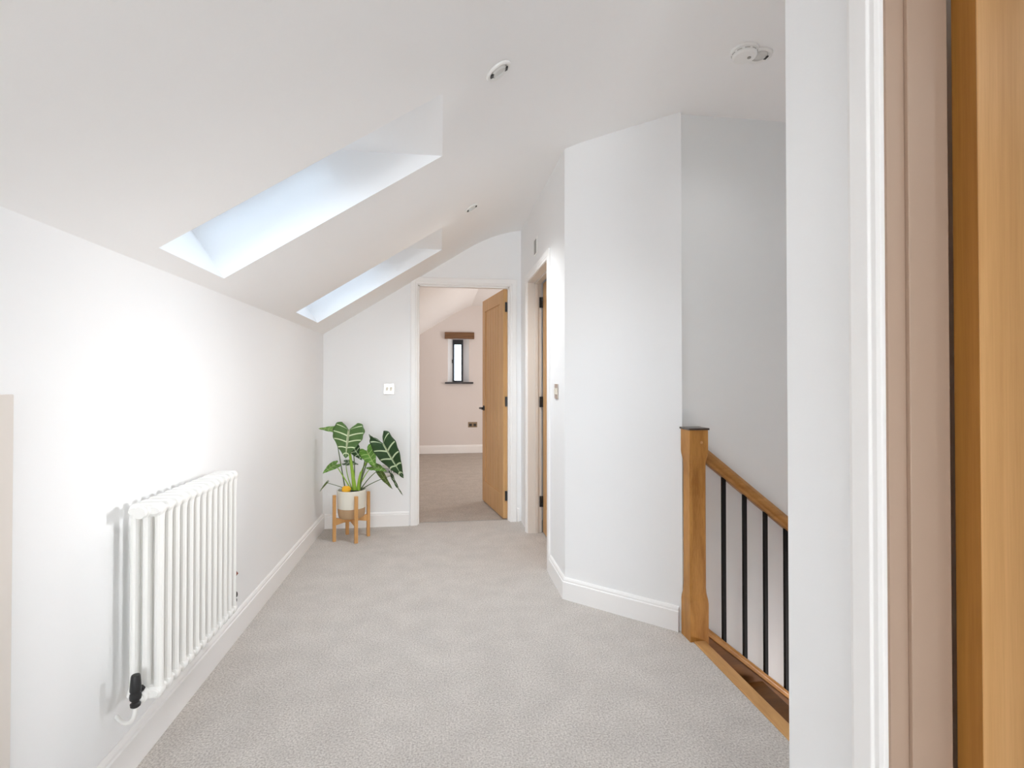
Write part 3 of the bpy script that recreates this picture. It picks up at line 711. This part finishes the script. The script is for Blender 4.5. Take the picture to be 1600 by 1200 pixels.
# (attach, tip, half-width m, facing, material)
add_leaf(P(547,671,-0.10), P(541,714,-0.145), 0.116, (0.05,-1,0.30), G1, seed=1, droop=0.10, label='largest pale-veined leaf facing the landing')
add_leaf(P(600,692,-0.06), P(630,747,-0.02), 0.092, (-0.25,-1,0.35), G2, seed=2, droop=0.10, label='long dark leaf leaning right')
add_leaf(P(526,670,-0.02), P(500,667.5,-0.03), 0.050, (0.0,-0.35,1), G3, seed=3, droop=0.05)
add_leaf(P(552,694,0.01), P(566,718,0.0), 0.050, (-0.3,-1,0.2), G2, seed=4)
add_leaf(P(575,703,-0.03), P(587,727,-0.06), 0.062, (-0.2,-1,0.35), G3, seed=5)
add_leaf(P(583,727,0.0), P(606,731,-0.02), 0.045, (0.1,-0.55,1), G3, seed=6, droop=0.2)
add_leaf(P(594,733,0.02), P(612,763,0.0), 0.032, (-0.7,-0.8,0.4), G4, seed=7)
add_leaf(P(614,741,0.05), P(627,773,0.04), 0.024, (-0.9,-0.6,0.2), G2, seed=8)
add_leaf(P(527,724,-0.04), P(506,735,-0.10), 0.052, (-0.1,-0.5,1), G3, seed=9, droop=0.15)
add_leaf(P(513,752,-0.02), P(501,765,-0.03), 0.010, (0.75,0.05,1.0), G4, seed=10, fold=0.02, wave=0.002)
add_leaf(P(543,721,0.06), P(562,722,0.07), 0.045, (0.0,-0.35,1), G2, seed=11)
add_leaf(P(588,692,0.03), P(576,678,0.05), 0.035, (-0.8,-0.5,0.2), G2, seed=12, fold=0.02)
add_leaf(P(583,696,0.05), P(586,708,0.03), 0.03, (-0.8,-0.5,0.4), G4, seed=13)
petiole(B(556,0), P(548,704,-0.03), P(553,735,-0.01), 0.017, 0.009, STEMG)
petiole(P(548,706,-0.03), P(544,671,-0.098), P(550,684,-0.03), 0.009, 0.004, STEMG)
petiole(B(562,0.01), P(566,735,0.0), P(561,750,0.0), 0.014, 0.007, STEMG)
petiole(P(566,737,0), P(600,692,-0.058), P(577,703,0.02), 0.006, 0.0035, STEMG)
petiole(B(564,0.02), P(575,704,-0.029), P(568,730,0.0), 0.006, 0.003)
petiole(B(542,-0.01), P(526,671,-0.02), P(531,705,0), 0.005, 0.003)
petiole(B(554,0.02), P(552,695,0.012), P(560,725,0.02), 0.005, 0.003)
petiole(B(561,0.03), P(583,727,0.0), P(570,738,0.0), 0.005, 0.0025, STEMG)
petiole(B(565,0.02), P(594,733,0.02), P(580,737,0.03), 0.004, 0.0025)
petiole(B(566,0.03), P(614,741,0.05), P(584,748,0.05), 0.004, 0.002)
petiole(B(551,-0.02), P(527,725,-0.04), P(535,735,-0.04), 0.005, 0.0025, STEMG)
petiole(B(548,-0.02), P(513,752,-0.02), P(530,756,-0.03), 0.003, 0.0018)
petiole(B(553,0.03), P(543,721,0.06), P(541,740,0.05), 0.004, 0.0025, STEMG)
petiole(B(563,0.04), P(588,692,0.03), P(572,720,0.05), 0.004, 0.002)
petiole(B(564,0.03), P(583,697,0.05), P(570,725,0.04), 0.004, 0.002)

# ------------------------------------------------------------------ light
wd = bpy.data.worlds.new('sky'); bpy.context.scene.world = wd; wd.use_nodes = True
bg = wd.node_tree.nodes['Background']; bg.inputs['Color'].default_value = (0.66, 0.83, 1.0, 1); bg.inputs['Strength'].default_value = 3.4
def area(name, loc, target, sx, sy, e, col=(1,1,1), spread=180):
    l = bpy.data.lights.new(name, 'AREA'); l.shape = 'RECTANGLE'; l.size = sx; l.size_y = sy; l.energy = e; l.color = col; l.spread = math.radians(spread)
    o = bpy.data.objects.new(name, l); C.objects.link(o); o.location = loc
    o.rotation_euler = (Vector(target)-Vector(loc)).to_track_quat('-Z', 'Y').to_euler(); return o
area('back_fill', (-0.1, YB+0.02, 1.15), (-0.1, 4, 1.15), 1.2, 1.0, 50, (0.95, 0.98, 1.0))  # added frontal fill, set at the added back window
area('left_wall_fill_beam', (XE-0.03, 1.34, 1.70), (-0.95, 1.84, 1.02), 0.3, 0.35, 1.2, (1.0, 1.0, 1.0), 23)  # added narrow beam that makes the hot spot on the left wall
area('bedroom_side_fill', (2.97, 6.6, 1.3), (0.0, 6.4, 1.2), 1.4, 1.2, 33, (1.0, 0.96, 0.93))  # added bedroom fill at the right wall, where no window is built
area('stairwell_fill', (2.6, 1.6, -0.6), (1.6, 2.0, -1.5), 0.6, 0.6, 20, (1.0, 0.96, 0.97))  # added fill low in the stairwell, no lamp fitting there

def lamp(name, loc, e, col=(0.95, 0.98, 1.0), r=0.06):
    l = bpy.data.lights.new(name, 'SPOT'); l.energy = e; l.color = col; l.shadow_soft_size = r; l.spot_size = math.radians(150); l.spot_blend = 1.0
    o = bpy.data.objects.new(name, l); C.objects.link(o); o.location = loc; return o
lamp('downlight_or_fill', (0.20, 1.80, zs(0.20)-0.08), 13)
lamp('downlight_or_fill', (0.19, 3.24, zs(0.19)-0.08), 31)
lamp('downlight_or_fill', (1.255, 1.875, ZC-0.08), 2.5)
lamp('downlight_or_fill', (0.15, -1.2, zs(0.15)-0.08), 14)  # added fill spot behind the viewpoint, without a fitting
lamp('downlight_or_fill', (1.9, -0.3, ZC-0.1), 30)  # added unseen spot that brightens the side room and open leaf
lamp('downlight_or_fill', (0.3, 6.0, ZC-0.15), 12, (1.0, 0.97, 0.95))  # added unseen fill spot under the bedroom ceiling
# ------------------------------------------------------------------ camera
cam = bpy.data.cameras.new('camera'); co = bpy.data.objects.new('camera', cam); C.objects.link(co)
cam.sensor_width = 36; cam.sensor_fit = 'HORIZONTAL'; cam.lens = 18.0
yaw = math.atan(111/800); pitch = math.radians(0.6)
co.location = (0, 0, 1.2); co.rotation_euler = (PI/2 + pitch, 0, -yaw)
cam.shift_y = -(800*math.tan(pitch) + 5)/1600
cam.clip_start = 0.02
bpy.context.scene.camera = co
cy = bpy.context.scene.cycles; cy.max_bounces = 16; cy.diffuse_bounces = 12; cy.transparent_max_bounces = 12
vs = bpy.context.scene.view_settings
vs.view_transform = 'Standard'; vs.look = 'None'; vs.gamma = 1.0; vs.exposure = 0.70; vs.use_curve_mapping = False
